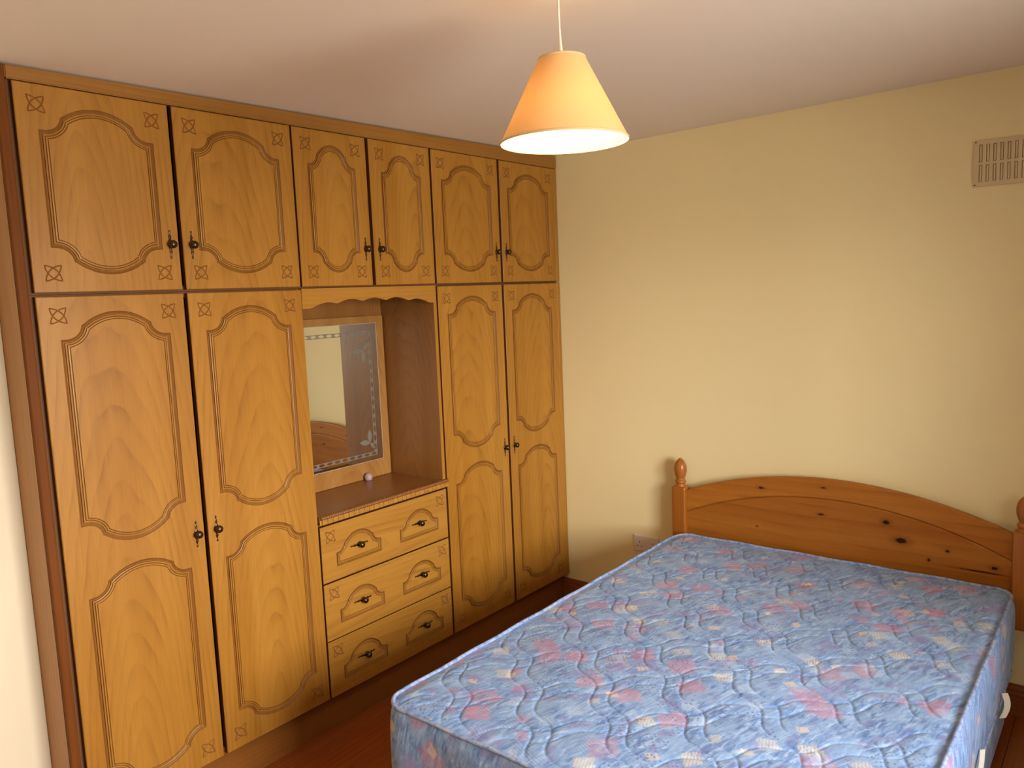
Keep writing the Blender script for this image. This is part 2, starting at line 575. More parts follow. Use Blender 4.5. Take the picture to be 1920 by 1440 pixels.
# floor with planks that run along the wardrobe
fl = box('floor', XL - 0.6, XR + 0.2, YF - 0.2, YB + 0.2, -0.12, -0.02, M_subfloor)
struct(fl, 'dark red brown varnished plank floor')
pw = 0.19
me_plank = None
x = 0.215 - 4 * pw
k = 0
while x < XR:
    if me_plank is None:
        p = box('plank', 0.0007, pw - 0.0007, YF, YB, -0.02, 0.0, M_floor, fl, bev=0.0012, seg=1, loc=(x, 0, 0))
        me_plank = p.data
    else:
        p = bpy.data.objects.new('plank', me_plank)
        COL.objects.link(p)
        p.parent = fl
        p.location = (x, 0, 0)
    p['grain'] = random.random()
    x += pw
    k += 1

# ceiling: a slab that is not quite level, as in the photograph
cv = []
for zz in (0.0, 0.15):
    for (cx, cy) in ((XL - 0.6, YF - 0.2), (XR + 0.2, YF - 0.2), (XR + 0.2, YB + 0.2), (XL - 0.6, YB + 0.2)):
        cv.append((cx, cy, ceil_z(cx, cy) + zz))
ce = mesh_obj('ceiling', cv, [(0, 1, 2, 3), (7, 6, 5, 4), (0, 4, 5, 1), (1, 5, 6, 2), (2, 6, 7, 3), (3, 7, 4, 0)], M_ceil)
struct(ce, 'plain off white plaster ceiling')

struct(box('wall_back', XL - 0.6, XR + 0.2, YB, YB + 0.2, -0.02, zc, M_wall), 'pale yellow painted wall behind the headboard')
struct(box('wall_front', XL - 0.6, XR + 0.2, YF - 0.2, YF, -0.02, zc, M_wall), 'pale yellow painted wall behind the viewer')
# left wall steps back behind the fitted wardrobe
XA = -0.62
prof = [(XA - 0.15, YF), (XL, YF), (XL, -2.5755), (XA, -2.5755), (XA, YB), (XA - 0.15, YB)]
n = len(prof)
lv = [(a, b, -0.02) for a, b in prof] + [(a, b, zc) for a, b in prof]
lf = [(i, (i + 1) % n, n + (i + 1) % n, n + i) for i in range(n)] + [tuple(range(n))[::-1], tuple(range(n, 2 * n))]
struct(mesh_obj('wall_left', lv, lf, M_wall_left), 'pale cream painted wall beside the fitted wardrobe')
# right wall with the window opening
y0, y1, z0, z1 = WIN
bm = bmesh.new()
bm_box(bm, XR, XR + 0.2, YF, y0, -0.02, zc)
bm_box(bm, XR, XR + 0.2, y1, YB, -0.02, zc)
bm_box(bm, XR, XR + 0.2, y0, y1, -0.02, z0)
bm_box(bm, XR, XR + 0.2, y0, y1, z1, zc)
struct(bm_obj('wall_right', bm, M_wall), 'pale yellow painted wall with the window')
bm = bmesh.new()
wy = (y0 + y1) / 2
bm_box(bm, XR + 0.06, XR + 0.13, y0, y0 + 0.06, z0, z1)
bm_box(bm, XR + 0.06, XR + 0.13, y1 - 0.06, y1, z0, z1)
bm_box(bm, XR + 0.06, XR + 0.13, y0 + 0.06, y1 - 0.06, z0, z0 + 0.06)
bm_box(bm, XR + 0.06, XR + 0.13, y0 + 0.06, y1 - 0.06, z1 - 0.06, z1)
bm_box(bm, XR + 0.06, XR + 0.13, wy - 0.035, wy + 0.035, z0 + 0.06, z1 - 0.06)
win = struct(bm_obj('window_1', bm, M_white), 'white framed two light window')
for a, b in ((y0 + 0.06, wy - 0.035), (wy + 0.035, y1 - 0.06)):
    box('pane', XR + 0.092, XR + 0.098, a, b, z0 + 0.06, z1 - 0.06, M_glass, win)
box('window_sill', XR - 0.05, XR + 0.06, y0 - 0.05, y1 + 0.05, z0 - 0.025, z0, M_white, win, bev=0.004)


# skirting boards, moulded top
def skirting(name, pts_axis, mat, a0, a1, wall, axis, sign):
    pr = [(0, 0), (0.018, 0), (0.018, 0.085), (0.014, 0.092), (0.014, 0.100), (0.008, 0.112), (0.006, 0.120), (0, 0.120)]
    v = []
    for a in (a0, a1):
        for dpt, z in pr:
            v.append((a, wall + sign * dpt, z) if axis == 'x' else (wall + sign * dpt, a, z))
    m = len(pr)
    f = [(i, (i + 1) % m, m + (i + 1) % m, m + i) for i in range(m)] + [tuple(range(m))[::-1], tuple(range(m, 2 * m))]
    o = mesh_obj(name, v, f, mat)
    bm = bmesh.new()
    bm.from_mesh(o.data)
    bmesh.ops.recalc_face_normals(bm, faces=bm.faces)
    bm.to_mesh(o.data)
    bm.free()
    o['grain'] = random.random()
    return struct(o)


skirting('baseboard_back', None, M_skirt, -0.038, XR, YB, 'x', -1)['label'] = 'dark stained skirting board under the yellow wall'
skirting('baseboard_left', None, M_skirt_y, YF + 0.02, -2.58, XL, 'y', 1)['label'] = 'dark stained skirting board beside the wardrobe'
skirting('baseboard_right', None, M_skirt_y, YF + 0.02, YB - 0.02, XR, 'y', -1)['label'] = 'dark stained skirting board under the window'


# ------------------------------------------------------------------ carved fronts
def half_profile(Wd, rise, g, r1):
    """left half of a cathedral arch from the shoulder (0,0) to the crown (W/2, rise)"""
    pts = [(0.0, 0.0)]
    for i in range(1, 9):                    # cavetto, sweeping up and inwards
        u = i / 8.0
        pts.append((g * (0.22 + 0.78 * math.sin(u * PI / 2 * 0.93)), r1 * (1 - math.cos(u * PI / 2)) + 0.0))
    cx, cy = pts[-1]
    pts.append((cx + 0.0016, cy + 0.0050))   # little step
    pts.append((cx + 0.0060, cy + 0.0062))
    sx, sy = pts[-1]
    hc = Wd / 2 - sx
    sg = rise - sy
    R = (hc * hc + sg * sg) / (2 * sg)
    a0 = math.asin(min(1, hc / R))
    for i in range(1, 13):
        a = a0 * (1 - i / 12.0)
        pts.append((Wd / 2 - R * math.sin(a), rise - R + R * math.cos(a)))
    return pts


def arch_outline(y0, y1, zlo_sh, zhi_sh, rise_t, rise_b, g, r1):
    """closed outline, anticlockwise seen from the front (y right, z up)"""
    Wd = y1 - y0
    top = half_profile(Wd, rise_t, g, r1)
    L = [(y0 + a, zhi_sh + b) for a, b in top]
    Rr = [(y1 - a, zhi_sh + b) for a, b in reversed(top[:-1])]
    topline = L + Rr                         # left to right over the crown
    if rise_b > 0:
        bot = half_profile(Wd, rise_b, g, r1)
        L = [(y0 + a, zlo_sh - b) for a, b in bot]
        Rr = [(y1 - a, zlo_sh - b) for a, b in reversed(bot[:-1])]
        botline = L + Rr
    else:
        botline = [(y0, zlo_sh), (y1, zlo_sh)]
    return botline + topline[::-1]


def offset(poly, d):
    out = []
    n = len(poly)
    for i in range(n):
        p0, p1, p2 = (Vector(poly[i - 1]), Vector(poly[i]), Vector(poly[(i + 1) % n]))
        e1 = (p1 - p0).normalized()
        e2 = (p2 - p1).normalized()
        n1 = Vector((-e1.y, e1.x))
        n2 = Vector((-e2.y, e2.x))
        mit = n1 + n2
        k = 1.0 + n1.dot(n2)
        if k < 0.4:
            k = 0.4
        q = p1 + mit * (d / k)
        out.append((q.x, q.y))
    return out


def inside(pt, poly):
    x, y = pt
    r = False
    n = len(poly)
    j = n - 1
    for i in range(n):
        xi, yi = poly[i]
        xj, yj = poly[j]
        if (yi > y) != (yj > y) and x < (xj - xi) * (y - yi) / (yj - yi) + xi:
            r = not r
        j = i
    return r


RING = [(0.0, 0.0), (0.0012, -0.0024), (0.0075, -0.0062), (0.0105, -0.0062), (0.0112, -0.0016), (0.0135, -0.0008), (0.0155, -0.0016),
        (0.0162, -0.0036), (0.0174, -0.0036), (0.0182, -0.0008), (0.0218, -0.0004), (0.0226, -0.0028), (0.0238, -0.0028), (0.0248, 0.0)]
RING_M = [1, 1, 1, 1, 0, 0, 1, 2, 1, 0, 1, 2, 0]
HW = 0.0020


def rosette_arcs(cy, cz, a=0.0222, b=0.0120):
    arcs = []
    for s in (1, -1):
        for bul in (1, -1):
            pts = []
            for i in range(11):
                u = i / 10.0
                q = -a + 2 * a * u
                k = bul * b * 4 * u * (1 - u) / math.sqrt(2)
                pts.append((cy + q + k * (-s), cz + s * q + k))
            arcs.append(pts)
    return arcs


def carve_front(name, parent, loc, w, h, panels, ros, mat, thick=0.020, grain=0.0, ring_scale=1.0):
    """door or drawer front: slab with real routed mouldings; local origin at the lower left front corner"""
    b = 0.0022
    rect = [(b, b), (w - b, b), (w - b, h - b), (b, h - b)]
    verts = [Vector(p) for p in rect]
    edges = [(0, 1), (1, 2), (2, 3), (3, 0)]
    for poly in panels:
        s = len(verts)
        verts += [Vector(p) for p in poly]
        edges += [(s + i, s + (i + 1) % len(poly)) for i in range(len(poly))]
    centre = []
    for (ry, rz) in ros:
        arcs = rosette_arcs(ry, rz)
        centre.append(np.array([p for arc in arcs for p in arc]))
        for arc in arcs:
            n = len(arc)
            lines = [[], [], []]
            for i, p in enumerate(arc):
                a = Vector(arc[max(i - 1, 0)])
                c = Vector(arc[min(i + 1, n - 1)])
                tt = (c - a).normalized()
                nn = Vector((-tt.y, tt.x))
                lines[0].append(Vector(p) + nn * HW)
                lines[1].append(Vector(p))
                lines[2].append(Vector(p) - nn * HW)
            for ln in lines:
                s = len(verts)
                verts += ln
                edges += [(s + i, s + i + 1) for i in range(n - 1)]
    vs, es, fs, ov, oe, of = delaunay_2d_cdt(verts, edges, [], 0, 1e-6)
    vs = [(v.x, v.y) for v in vs]
    segs = []
    for (ry, rz) in ros:
        A, B = [], []
        for arc in rosette_arcs(ry, rz):
            A += arc[:-1]
            B += arc[1:]
        segs.append((np.array(A), np.array(B)))

    def dist(p, k):
        A, B = segs[k]
        d = B - A
        u = np.clip(((p - A) * d).sum(1) / (d * d).sum(1), 0, 1)
        q = A + d * u[:, None]
        return float(np.sqrt(((p - q) ** 2).sum(1)).min())

    depth = [0.0] * len(vs)
    near = [-1] * len(vs)
    for i, p in enumerate(vs):
        for k, (ry, rz) in enumerate(ros):
            if abs(p[0] - ry) < 0.032 and abs(p[1] - rz) < 0.032:
                near[i] = k
                depth[i] = -0.0016 * max(0.0, 1 - dist(np.array(p), k) / HW)
    flat, rosf = [], [[] for _ in ros]
    for f in fs:
        cen = (sum(vs[i][0] for i in f) / 3, sum(vs[i][1] for i in f) / 3)
        if any(inside(cen, poly) for poly in panels):
            continue
        k = near[f[0]]
        if k >= 0 and near[f[1]] == k and near[f[2]] == k and dist(np.array(cen), k) < HW * 0.99:
            rosf[k].append(f)
        else:
            flat.append(f)
    V = [(depth[i], p[0], p[1]) for i, p in enumerate(vs)]
    Fc = [tuple(f) for f in flat]
    fm = [0] * len(Fc)
    # chamfer, sides and back
    o = len(V)
    V += [(0.0, *p) for p in rect]
    V += [(-b, *p) for p in ((0, 0), (w, 0), (w, h), (0, h))]
    V += [(-thick, *p) for p in ((0, 0), (w, 0), (w, h), (0, h))]
    for i in range(4):
        j = (i + 1) % 4
        Fc.append((o + j, o + i, o + 4 + i, o + 4 + j))
        fm.append(0)
        Fc.append((o + 4 + j, o + 4 + i, o + 8 + i, o + 8 + j))
        fm.append(1)
    Fc.append((o + 11, o + 10, o + 9, o + 8))
    fm.append(1)
    # fields inside each moulding
    rings = []
    for poly in panels:
        loops = [[(d, *p) for p in offset(poly, off * ring_scale)] for off, d in RING]
        rings.append(loops)
        field = [(p[1], p[2]) for p in loops[-1]]
        s = len(V)
        cvs, ces, cfs, *_ = delaunay_2d_cdt([Vector(p) for p in field], [(i, (i + 1) % len(field)) for i in range(len(field))], [], 0, 1e-6)
        V += [(0.0, p.x, p.y) for p in cvs]
        for f in cfs:
            cen = (sum(cvs[i].x for i in f) / 3, sum(cvs[i].y for i in f) / 3)
            if inside(cen, field):
                Fc.append(tuple(s + i for i in f))
                fm.append(0)
    d = mesh_obj(name, V, Fc, [mat, M_edge], parent, fm, loc=loc)
    d['grain'] = grain
    for loops in rings:
        rv, rf, rm = [], [], []
        n = len(loops[0])
        for lp in loops:
            rv += lp
        for a in range(len(loops) - 1):
            for i in range(n):
                j = (i + 1) % n
                rf.append((a * n + i, a * n + j, (a + 1) * n + j, (a + 1) * n + i))
                rm.append(RING_M[a])
        r = mesh_obj('panel_moulding', rv, rf, [mat, M_groove, M_line], d, rm)
        r['grain'] = grain
    for k, fl_ in enumerate(rosf):
        idx = sorted({i for f in fl_ for i in f})
        mp = {i: q for q, i in enumerate(idx)}
        mesh_obj('carved_rosette', [V[i] for i in idx], [tuple(mp[i] for i in f) for f in fl_], M_groove, d)
    return d


# antique handle: slender turned back plate with a ball knob
def handle_mesh():
    bm = bmesh.new()
    prof = [(0.0, 0.0), (0.0018, 0.0012), (0.0034, 0.0042), (0.0030, 0.0080), (0.0016, 0.0100), (0.0020, 0.0130), (0.0032, 0.0165), (0.0045, 0.0200),
            (0.0030, 0.0245), (0.0022, 0.0265), (0.0040, 0.0300), (0.0050, 0.0335), (0.0078, 0.0380), (0.0098, 0.0430), (0.0104, 0.0460)]
    prof = prof + [(r, 0.092 - z) for r, z in reversed(prof[:-1])]
    # flattened plate
    bm_lathe(bm, prof, 12)
    for v in bm.verts:
        v.co = Vector((max(v.co.x * 0.45 + 0.001, -0.0005), v.co.y, v.co.z - 0.046))
    # filigree rings above and below
    n0 = len(bm.verts)
    for zc_ in (0.0225, -0.0225):
        r = bmesh.ops.create_uvsphere(bm, u_segments=10, v_segments=6, radius=0.0048)
        for v in r['verts']:
            v.co = Vector((v.co.x * 0.5 + 0.0018, v.co.y * 1.05, v.co.z * 0.8 + zc_))
    # stem and knob along x
    kp = [(0.0085, 0.000), (0.0088, 0.0025), (0.0060, 0.0045), (0.0048, 0.0080), (0.0060, 0.0105), (0.0100, 0.0125), (0.0128, 0.0165), (0.0132, 0.0200),
          (0.0118, 0.0240), (0.0082, 0.0275), (0.0040, 0.0292), (0.0, 0.0296)]
    b2 = bmesh.new()
    bm_lathe(b2, kp, 20)
    tmp = bpy.data.meshes.new('tmp')
    for v in b2.verts:
        v.co = Vector((v.co.z, v.co.x, v.co.y))
    b2.to_mesh(tmp)
    b2.free()
    bm.from_mesh(tmp)
    bpy.data.meshes.remove(tmp)
    bmesh.ops.recalc_face_normals(bm, faces=bm.faces)
    me = bpy.data.meshes.new('handle')
    bm.to_mesh(me)
    bm.free()
    me.materials.append(M_brass)
    me.polygons.foreach_set('use_smooth', [True] * len(me.polygons))
    return me


ME_H = handle_mesh()


def handle(parent, y, z, horizontal=False):
    o = bpy.data.objects.new('handle', ME_H)
    COL.objects.link(o)
    o.parent = parent
    o.location = (0.0, y, z)
    if horizontal:
        o.rotation_euler = (PI / 2, 0, 0)
    o['label'] = 'dark antique brass handle with ball knob'
    return o


# ------------------------------------------------------------------ fitted furniture
ZB, ZN, ZM, ZT = 0.15, 1.757, 1.769, 2.350   # door bottoms / tops
A = [-2.531, -2.091, -2.077, -1.631, -1.623, -1.278, -1.262, -0.920, -0.908, -0.461, -0.445, 0.0]
# how each front was cut from the log (upper doors in pairs, then tall doors, then drawers)
gr = iter([0.02, 0.55, 0.055, 0.09, 0.46, 0.60, 0.035, 0.075, 0.15, 0.13, 0.33, 0.60, 0.21])


def upper_door(parent, ya, yb, knob_right):
    w, h = yb - ya, ZT - ZM
    ex = 0.055 if w > 0.4 else 0.0585
    g = 0.060 if w > 0.4 else 0.044
    out = arch_outline(ex, w - ex, 1.896 - ZM, 2.225 - ZM, 0.076, 0.076, g, 0.036)
    ro = 0.055
    d = carve_front('door', parent, (0, ya, ZM), w, h, [out], [(ro, ro), (w - ro, ro), (ro, h - ro), (w - ro, h - ro)], M_door, grain=next(gr))
    handle(d, w - 0.029 if knob_right else 0.030, 1.913 - ZM)
    return d


def lower_door(parent, ya, yb, knob_right):
    w, h = yb - ya, ZN - ZB
    ex = 0.055
    p1 = arch_outline(ex, w - ex, 1.073 - ZB, 1.632 - ZB, 0.078, 0.078, 0.060, 0.036)
    p2 = arch_outline(ex, w - ex, 0.284 - ZB, 0.849 - ZB, 0.075, 0.075, 0.060, 0.036)
    ro = 0.055
    d = carve_front('door', parent, (0, ya, ZB), w, h, [p1, p2], [(ro, ro), (w - ro, ro), (ro, h - ro), (w - ro, h - ro)], M_door, grain=next(gr))
    handle(d, w - 0.029 if knob_right else 0.030, 0.957 - ZB)
    return d


XF = -0.0215
XBK = -0.60


def carcass(parent, y0, y1, z0, z1, name='carcass'):
    # hollow carcass: sides, top, bottom, back, each with its front edge behind the doors
    bm = bmesh.new()
    t_ = 0.018
    bm_box(bm, XBK, XF, y0, y0 + t_, z0, z1)
    bm_box(bm, XBK, XF, y1 - t_, y1, z0, z1)
    bm_box(bm, XBK, XF, y0 + t_, y1 - t_, z0, z0 + t_)
    bm_box(bm, XBK, XF, y0 + t_, y1 - t_, z1 - t_, z1)
    bm_box(bm, XBK, XBK + 0.006, y0 + t_, y1 - t_, z0 + t_, z1 - t_)
    ym = (y0 + y1) / 2
    if name == 'carcass':
        bm_box(bm, XBK + 0.01, XF, ym - 0.009, ym + 0.009, z0 + t_, z1 - t_)
    return bm_obj(name, bm, M_carc, parent)


YLO, YHI = -2.546, 0.026
wl = tag(empty('wardrobe', (0, (A[0] + A[3]) / 2, ZB)), 'double wardrobe with tall carved oak doors beside the mahogany lipped end panel', 'wardrobe', 'fitted oak wardrobes')
wr = tag(empty('wardrobe', (0, (A[8] + A[11]) / 2, ZB)), 'double wardrobe with tall carved oak doors against the pale yellow wall', 'wardrobe', 'fitted oak wardrobes')
tl = tag(empty('top_cupboard', (0, (A[0] + A[3]) / 2, ZM)), 'overhead cupboard of two wide carved doors touching the mahogany lipped end panel', 'cupboard', 'overhead cupboards under the ceiling')
tm = tag(empty('top_cupboard', (0, (A[4] + A[7]) / 2, ZM)), 'overhead cupboard of two narrow carved doors above the mirror recess', 'cupboard', 'overhead cupboards under the ceiling')
tr_ = tag(empty('top_cupboard', (0, (A[8] + A[11]) / 2, ZM)), 'overhead cupboard of two wide carved doors in the corner by the yellow wall', 'cupboard', 'overhead cupboards under the ceiling')
du = tag(empty('dressing_unit', (0, (A[4] + A[7]) / 2, ZB)), 'oak dressing unit of three wide carved drawers with a recess and scalloped pelmet above', 'dresser')


def under(p):
    """keep world coordinates for children of an empty at p"""
    return Matrix.Translation(p.location).inverted()


def adopt(root, *objs):
    for o in objs:
        o.parent = root
        o.matrix_parent_inverse = under(root)


ZMID = (ZN + ZM) / 2
for root, i0, ylo, yhi in ((tl, 0, YLO, -1.6405), (tm, 4, -1.640, -0.919), (tr_, 8, -0.9185, YHI - 0.001)):
    adopt(root, upper_door(None, A[i0], A[i0 + 1], True), upper_door(None, A[i0 + 2], A[i0 + 3], False), carcass(None, ylo, yhi, ZMID + 0.0005, 2.385))
for root, i0, ylo, yhi in ((wl, 0, YLO, -1.6405), (wr, 8, -0.9185, YHI - 0.001)):
    adopt(root, lower_door(None, A[i0], A[i0 + 1], True), lower_door(None, A[i0 + 2], A[i0 + 3], False), carcass(None, ylo, yhi, 0.1505, ZMID - 0.0005))
f1 = box('filler_strip', -0.022, -0.0012, 0.0012, YHI, ZB, ZN + 0.004, M_door, None, bev=0.001, seg=1)
f2 = box('filler_strip', -0.022, -0.0012, 0.0012, YHI, ZM - 0.004, ZT, M_door, None, bev=0.001, seg=1)
f1['grain'] = 0.4
f2['grain'] = 0.8
adopt(wr, f1)
adopt(tr_, f2)

# dressing unit
DZ = [(0.618, 0.843), (0.382, 0.612), (0.150, 0.378)]
for (za, zb) in DZ:
    w, h = A[7] - A[4], zb - za
    zc_ = (za + zb) / 2 - za
    pan = []
    for yc in (-1.4375, -1.098):
        yl = yc - A[4]
        pan.append(arch_outline(yl - 0.117, yl + 0.117, zc_ - 0.060, zc_ - 0.003, 0.064, 0.0, 0.040, 0.026))
    d = carve_front('drawer', None, (0, A[4], za), w, h, pan, [(0.046, h - 0.045), (w - 0.046, h - 0.045)], M_drawer, grain=next(gr), ring_scale=0.72)
    for yc in (-1.4375, -1.098):
        handle(d, yc - A[4], zc_, True)
    adopt(du, d)
low = carcass(None, -1.640, -0.919, 0.1505, 0.858, 'lower_carcass')
XN = -0.350
YNL, YNR = -1.622, -0.937
sp1 = box('side_panel', XN - 0.012, -0.0215, YNL - 0.018, YNL, 0.859, ZMID - 0.0005, M_niche_side, None, bev=0.001, seg=1)
sp2 = box('side_panel', XN - 0.012, -0.002, YNR, YNR + 0.018, 0.859, ZMID - 0.0005, M_niche_side, None, bev=0.001, seg=1)
bp = box('back_panel', XN - 0.012, XN, YNL, YNR, 0.859, ZMID - 0.0005, M_niche)
tp = box('recess_ceiling', XN, -0.022, YNL, YNR, ZMID - 0.0185, ZMID - 0.0005, M_niche)
lip = box('front_edging', -0.0025, 0.0005, YNR + 0.0005, YNR + 0.0175, 0.889, 1.69, M_door, None, bev=0.0008, seg=1)
mbd = box('mirror_board', XN, XN + 0.015, YNL + 0.001, YNR - 0.006, 0.8855, 1.638, M_board, None, bev=0.0025)
for q, o in enumerate((sp1, sp2, bp, tp, lip, mbd)):
    o['grain'] = 0.03 + 0.012 * q
# scalloped pelmet
half = []
wid = (YNR + 0.018) - YNL
pts = []
N = 140
for i in range(N + 1):
    u = i / N
    y = -1.6295 + u * (YNR + 0.017 + 1.6295)
    v = min(u, 1 - u)
    if v < 0.055:
        z = 1.687
    else:
        q = (v - 0.055) / 0.445
        z = 1.688 + 0.020 * math.sin(min(1, q * 1.3) * PI / 2) + 0.0115 * abs(math.sin(q * PI * 2.5)) - 0.001
    pts.append((y, z))
V, Fc = [], []
for X in (-0.020, -0.0008):
    for (y, z) in pts:
        V.append((X, y, z))
    for (y, z) in pts:
        V.append((X, y, ZMID - 0.001))
n = N + 1
for i in range(N):
    Fc.append((2 * n + i, 2 * n + i + 1, 3 * n + i + 1, 3 * n + i))
    Fc.append((i + 1, i, n + i, n + i + 1))
    Fc.append((i, i + 1, 2 * n + i + 1, 2 * n + i))
    Fc.append((n + i + 1, n + i, 3 * n + i, 3 * n + i + 1))
Fc += [(0, 2 * n, 3 * n, n), (n - 1, 2 * n - 1, 4 * n - 1, 3 * n - 1)]
pel = mesh_obj('pelmet', V, Fc, M_pelmet)
pel['grain'] = 0.35
adopt(du, low, sp1, sp2, bp, tp, lip, mbd, pel)

# worktop with rope edge and fluted strip
wt = tag(empty('worktop', (-0.17, -1.28, 0.8605)), 'dark brown wooden dressing top with twisted rope edge above the drawers', 'worktop')
t1 = box('board', XN + 0.0152, -0.004, YNL + 0.0005, YNR - 0.0005, 0.8605, 0.8855, M_counter, None, bev=0.002)
t1['grain'] = 0.5
t2 = box('front_edge', -0.0035, 0.0, -1.6215, -0.9145, 0.853, 0.8845, M_drawer)
t2['grain'] = 0.7
fl_ = []
yy = -1.612
bm = bmesh.new()
flutes = []
me_fl = None
while yy < -0.93:
    if me_fl is None:
        o = box('flute', 0.0, 0.0055, 0.0, 0.0245, 0.853, 0.8745, M_drawer, None, bev=0.0018, seg=2, loc=(0, yy, 0))
        me_fl = o.data
    else:
        o = bpy.data.objects.new('flute', me_fl)
        COL.objects.link(o)
        o.location = (0, yy, 0)
    o['grain'] = random.random()
    flutes.append(o)
    yy += 0.0262
# rope: three strands laid up
V, Fc = [], []
NS, SEG = 420, 15
for i in range(NS + 1):
    y = -1.620 + (0.708) * i / NS
    ph = 2 * PI * y / 0.034
    for k in range(SEG):
        th = 2 * PI * k / SEG
        r = 0.0074 * (1 + 0.26 * math.cos(3 * (th - ph)))
        V.append((0.0045 + r * math.cos(th), y, 0.8815 + r * math.sin(th)))
for i in range(NS):
    for k in range(SEG):
        k2 = (k + 1) % SEG
        Fc.append((i * SEG + k2, i * SEG + k, (i + 1) * SEG + k, (i + 1) * SEG + k2))
Fc += [tuple(range(SEG)), tuple(NS * SEG + k for k in range(SEG))[::-1]]
rope = mesh_obj('rope_moulding', V, Fc, wood('rope_wood', (0.09, 0.025, 0.005), (0.20, 0.068, 0.014), (0.25, 0.09, 0.02), along='y', across='z', ring=0.004), smooth=True)
rope['grain'] = 0.2
adopt(wt, t1, t2, rope, *flutes)

# cornice, end panel, plinth
V = []
for X in (-0.03, 0.002):
    for (y, top) in ((YLO, ceil_z(0, YLO) - 0.005), (YHI, ceil_z(0, YHI) - 0.005)):
        V += [(X, y, 2.3525), (X, y, top)]
Fc = [(4, 6, 7, 5), (2, 0, 1, 3), (0, 4, 5, 1), (6, 2, 3, 7), (1, 5, 7, 3), (0, 2, 6, 4)]
co = mesh_obj('cornice', V, Fc, M_cornice)
co['grain'] = 0.15
bm = bmesh.new()
bm.from_mesh(co.data)
bmesh.ops.bevel(bm, geom=list(bm.edges), offset=0.003, segments=2, affect='EDGES')
bm.to_mesh(co.data)
bm.free()
tag(co, 'long oak cornice board running along the ceiling above the cupboards', 'cornice')
ep = tag(empty('end_panel', (-0.3, -2.56, 0)), 'full height oak end panel with mahogany front lipping next to the bare cream wall', 'panel')
zt = ceil_z(0, -2.56) - 0.004
e1 = box('panel_board', XBK, -0.012, -2.5745, YLO - 0.0005, 0.0, zt, M_endp)
e1['grain'] = 0.6
e2 = box('lipping', -0.012, 0.004, -2.5745, YLO - 0.0005, 0.0, zt, M_lip, None, bev=0.0055, seg=3)
e2['label'] = 'rounded dark mahogany lipping'
adopt(ep, e1, e2)
pt = box('plinth', -0.058, -0.040, YLO, YHI, 0.0, 0.1495, M_plinth, None, bev=0.001, seg=1)
pt['grain'] = 0.25
tag(pt, 'long brown plinth board under the wardrobe doors and drawers', 'plinth')

# ------------------------------------------------------------------ mirror with etched border
MX = XN + 0.015
my0, my1, mz0, mz1 = -1.572, -0.992, 0.968, 1.603
mi = tag(empty('mirror', (MX, (my0 + my1) / 2, mz0)), 'frameless wall mirror etched with a chain border and leaf sprays', 'mirror')
gl_ = box('mirror_glass', MX + 0.0003, MX + 0.0045, my0, my1, mz0, mz1, M_mirror)
bm = bmesh.new()
e_ = 0.0013
for (a, b, c, d) in ((my0 - e_, my1 + e_, mz0 - e_, mz0), (my0 - e_, my1 + e_, mz1, mz1 + e_), (my0 - e_, my0, mz0, mz1), (my1, my1 + e_, mz0, mz1)):
    bm_box(bm, MX + 0.0002, MX + 0.0050, a, b, c, d)
ed_ = bm_obj('ground_edge', bm, M_mirror_edge)
XE = MX + 0.0048


def etched(name, verts2, edges, polys_in, polys_out):
    vs, es, fs, *_ = delaunay_2d_cdt([Vector(p) for p in verts2], edges, [], 0, 1e-6)
    keep = []
    for f in fs:
        cen = (sum(vs[i].x for i in f) / 3, sum(vs[i].y for i in f) / 3)
        if inside(cen, polys_in) and not any(inside(cen, q) for q in polys_out):
            keep.append(tuple(f))
    return mesh_obj(name, [(XE, v.x, v.y) for v in vs], keep, M_etch)


def lens(cx, cy, ln, wd, ang):
    pts = []
    for i in range(8):
        u = i / 8
        pts.append((-ln + 2 * ln * u, -wd * 4 * u * (1 - u)))
    for i in range(8):
        u = i / 8
        pts.append((ln - 2 * ln * u, wd * 4 * u * (1 - u)))
    ca, sa = math.cos(ang), math.sin(ang)
    return [(cx + a * ca - b * sa, cy + a * sa + b * ca) for a, b in pts]


ins, bw = 0.034, 0.018
bands = []
for (a, b, c, d, hor) in ((my0 + ins, my1 - ins, mz1 - ins - bw, mz1 - ins, True), (my0 + ins, my1 - ins, mz0 + ins - 0.012, mz0 + ins + bw - 0.012, True),
                          (my1 - ins - bw, my1 - ins, mz0 + ins + bw - 0.012, mz1 - ins - bw, False), (my0 + ins, my0 + ins + bw, mz0 + ins + bw - 0.012, mz1 - ins - bw, False)):
    poly = [(a, c), (b, c), (b, d), (a, d)]
    v2, ed2 = list(poly), [(0, 1), (1, 2), (2, 3), (3, 0)]
    holes = []
    L_ = (b - a) if hor else (d - c)
    cnt = int(L_ / 0.040)
    for k in range(cnt):
        u = (k + 0.5) * L_ / cnt
        ln = lens(a + u, (c + d) / 2, 0.0175, 0.0066, 0) if hor else lens((a + b) / 2, c + u, 0.0175, 0.0066, PI / 2)
        holes.append(ln)
        s = len(v2)
        v2 += ln
        ed2 += [(s + i, s + (i + 1) % len(ln)) for i in range(len(ln))]
    bands.append(etched('etched_border', v2, ed2, poly, holes))
sprays = []
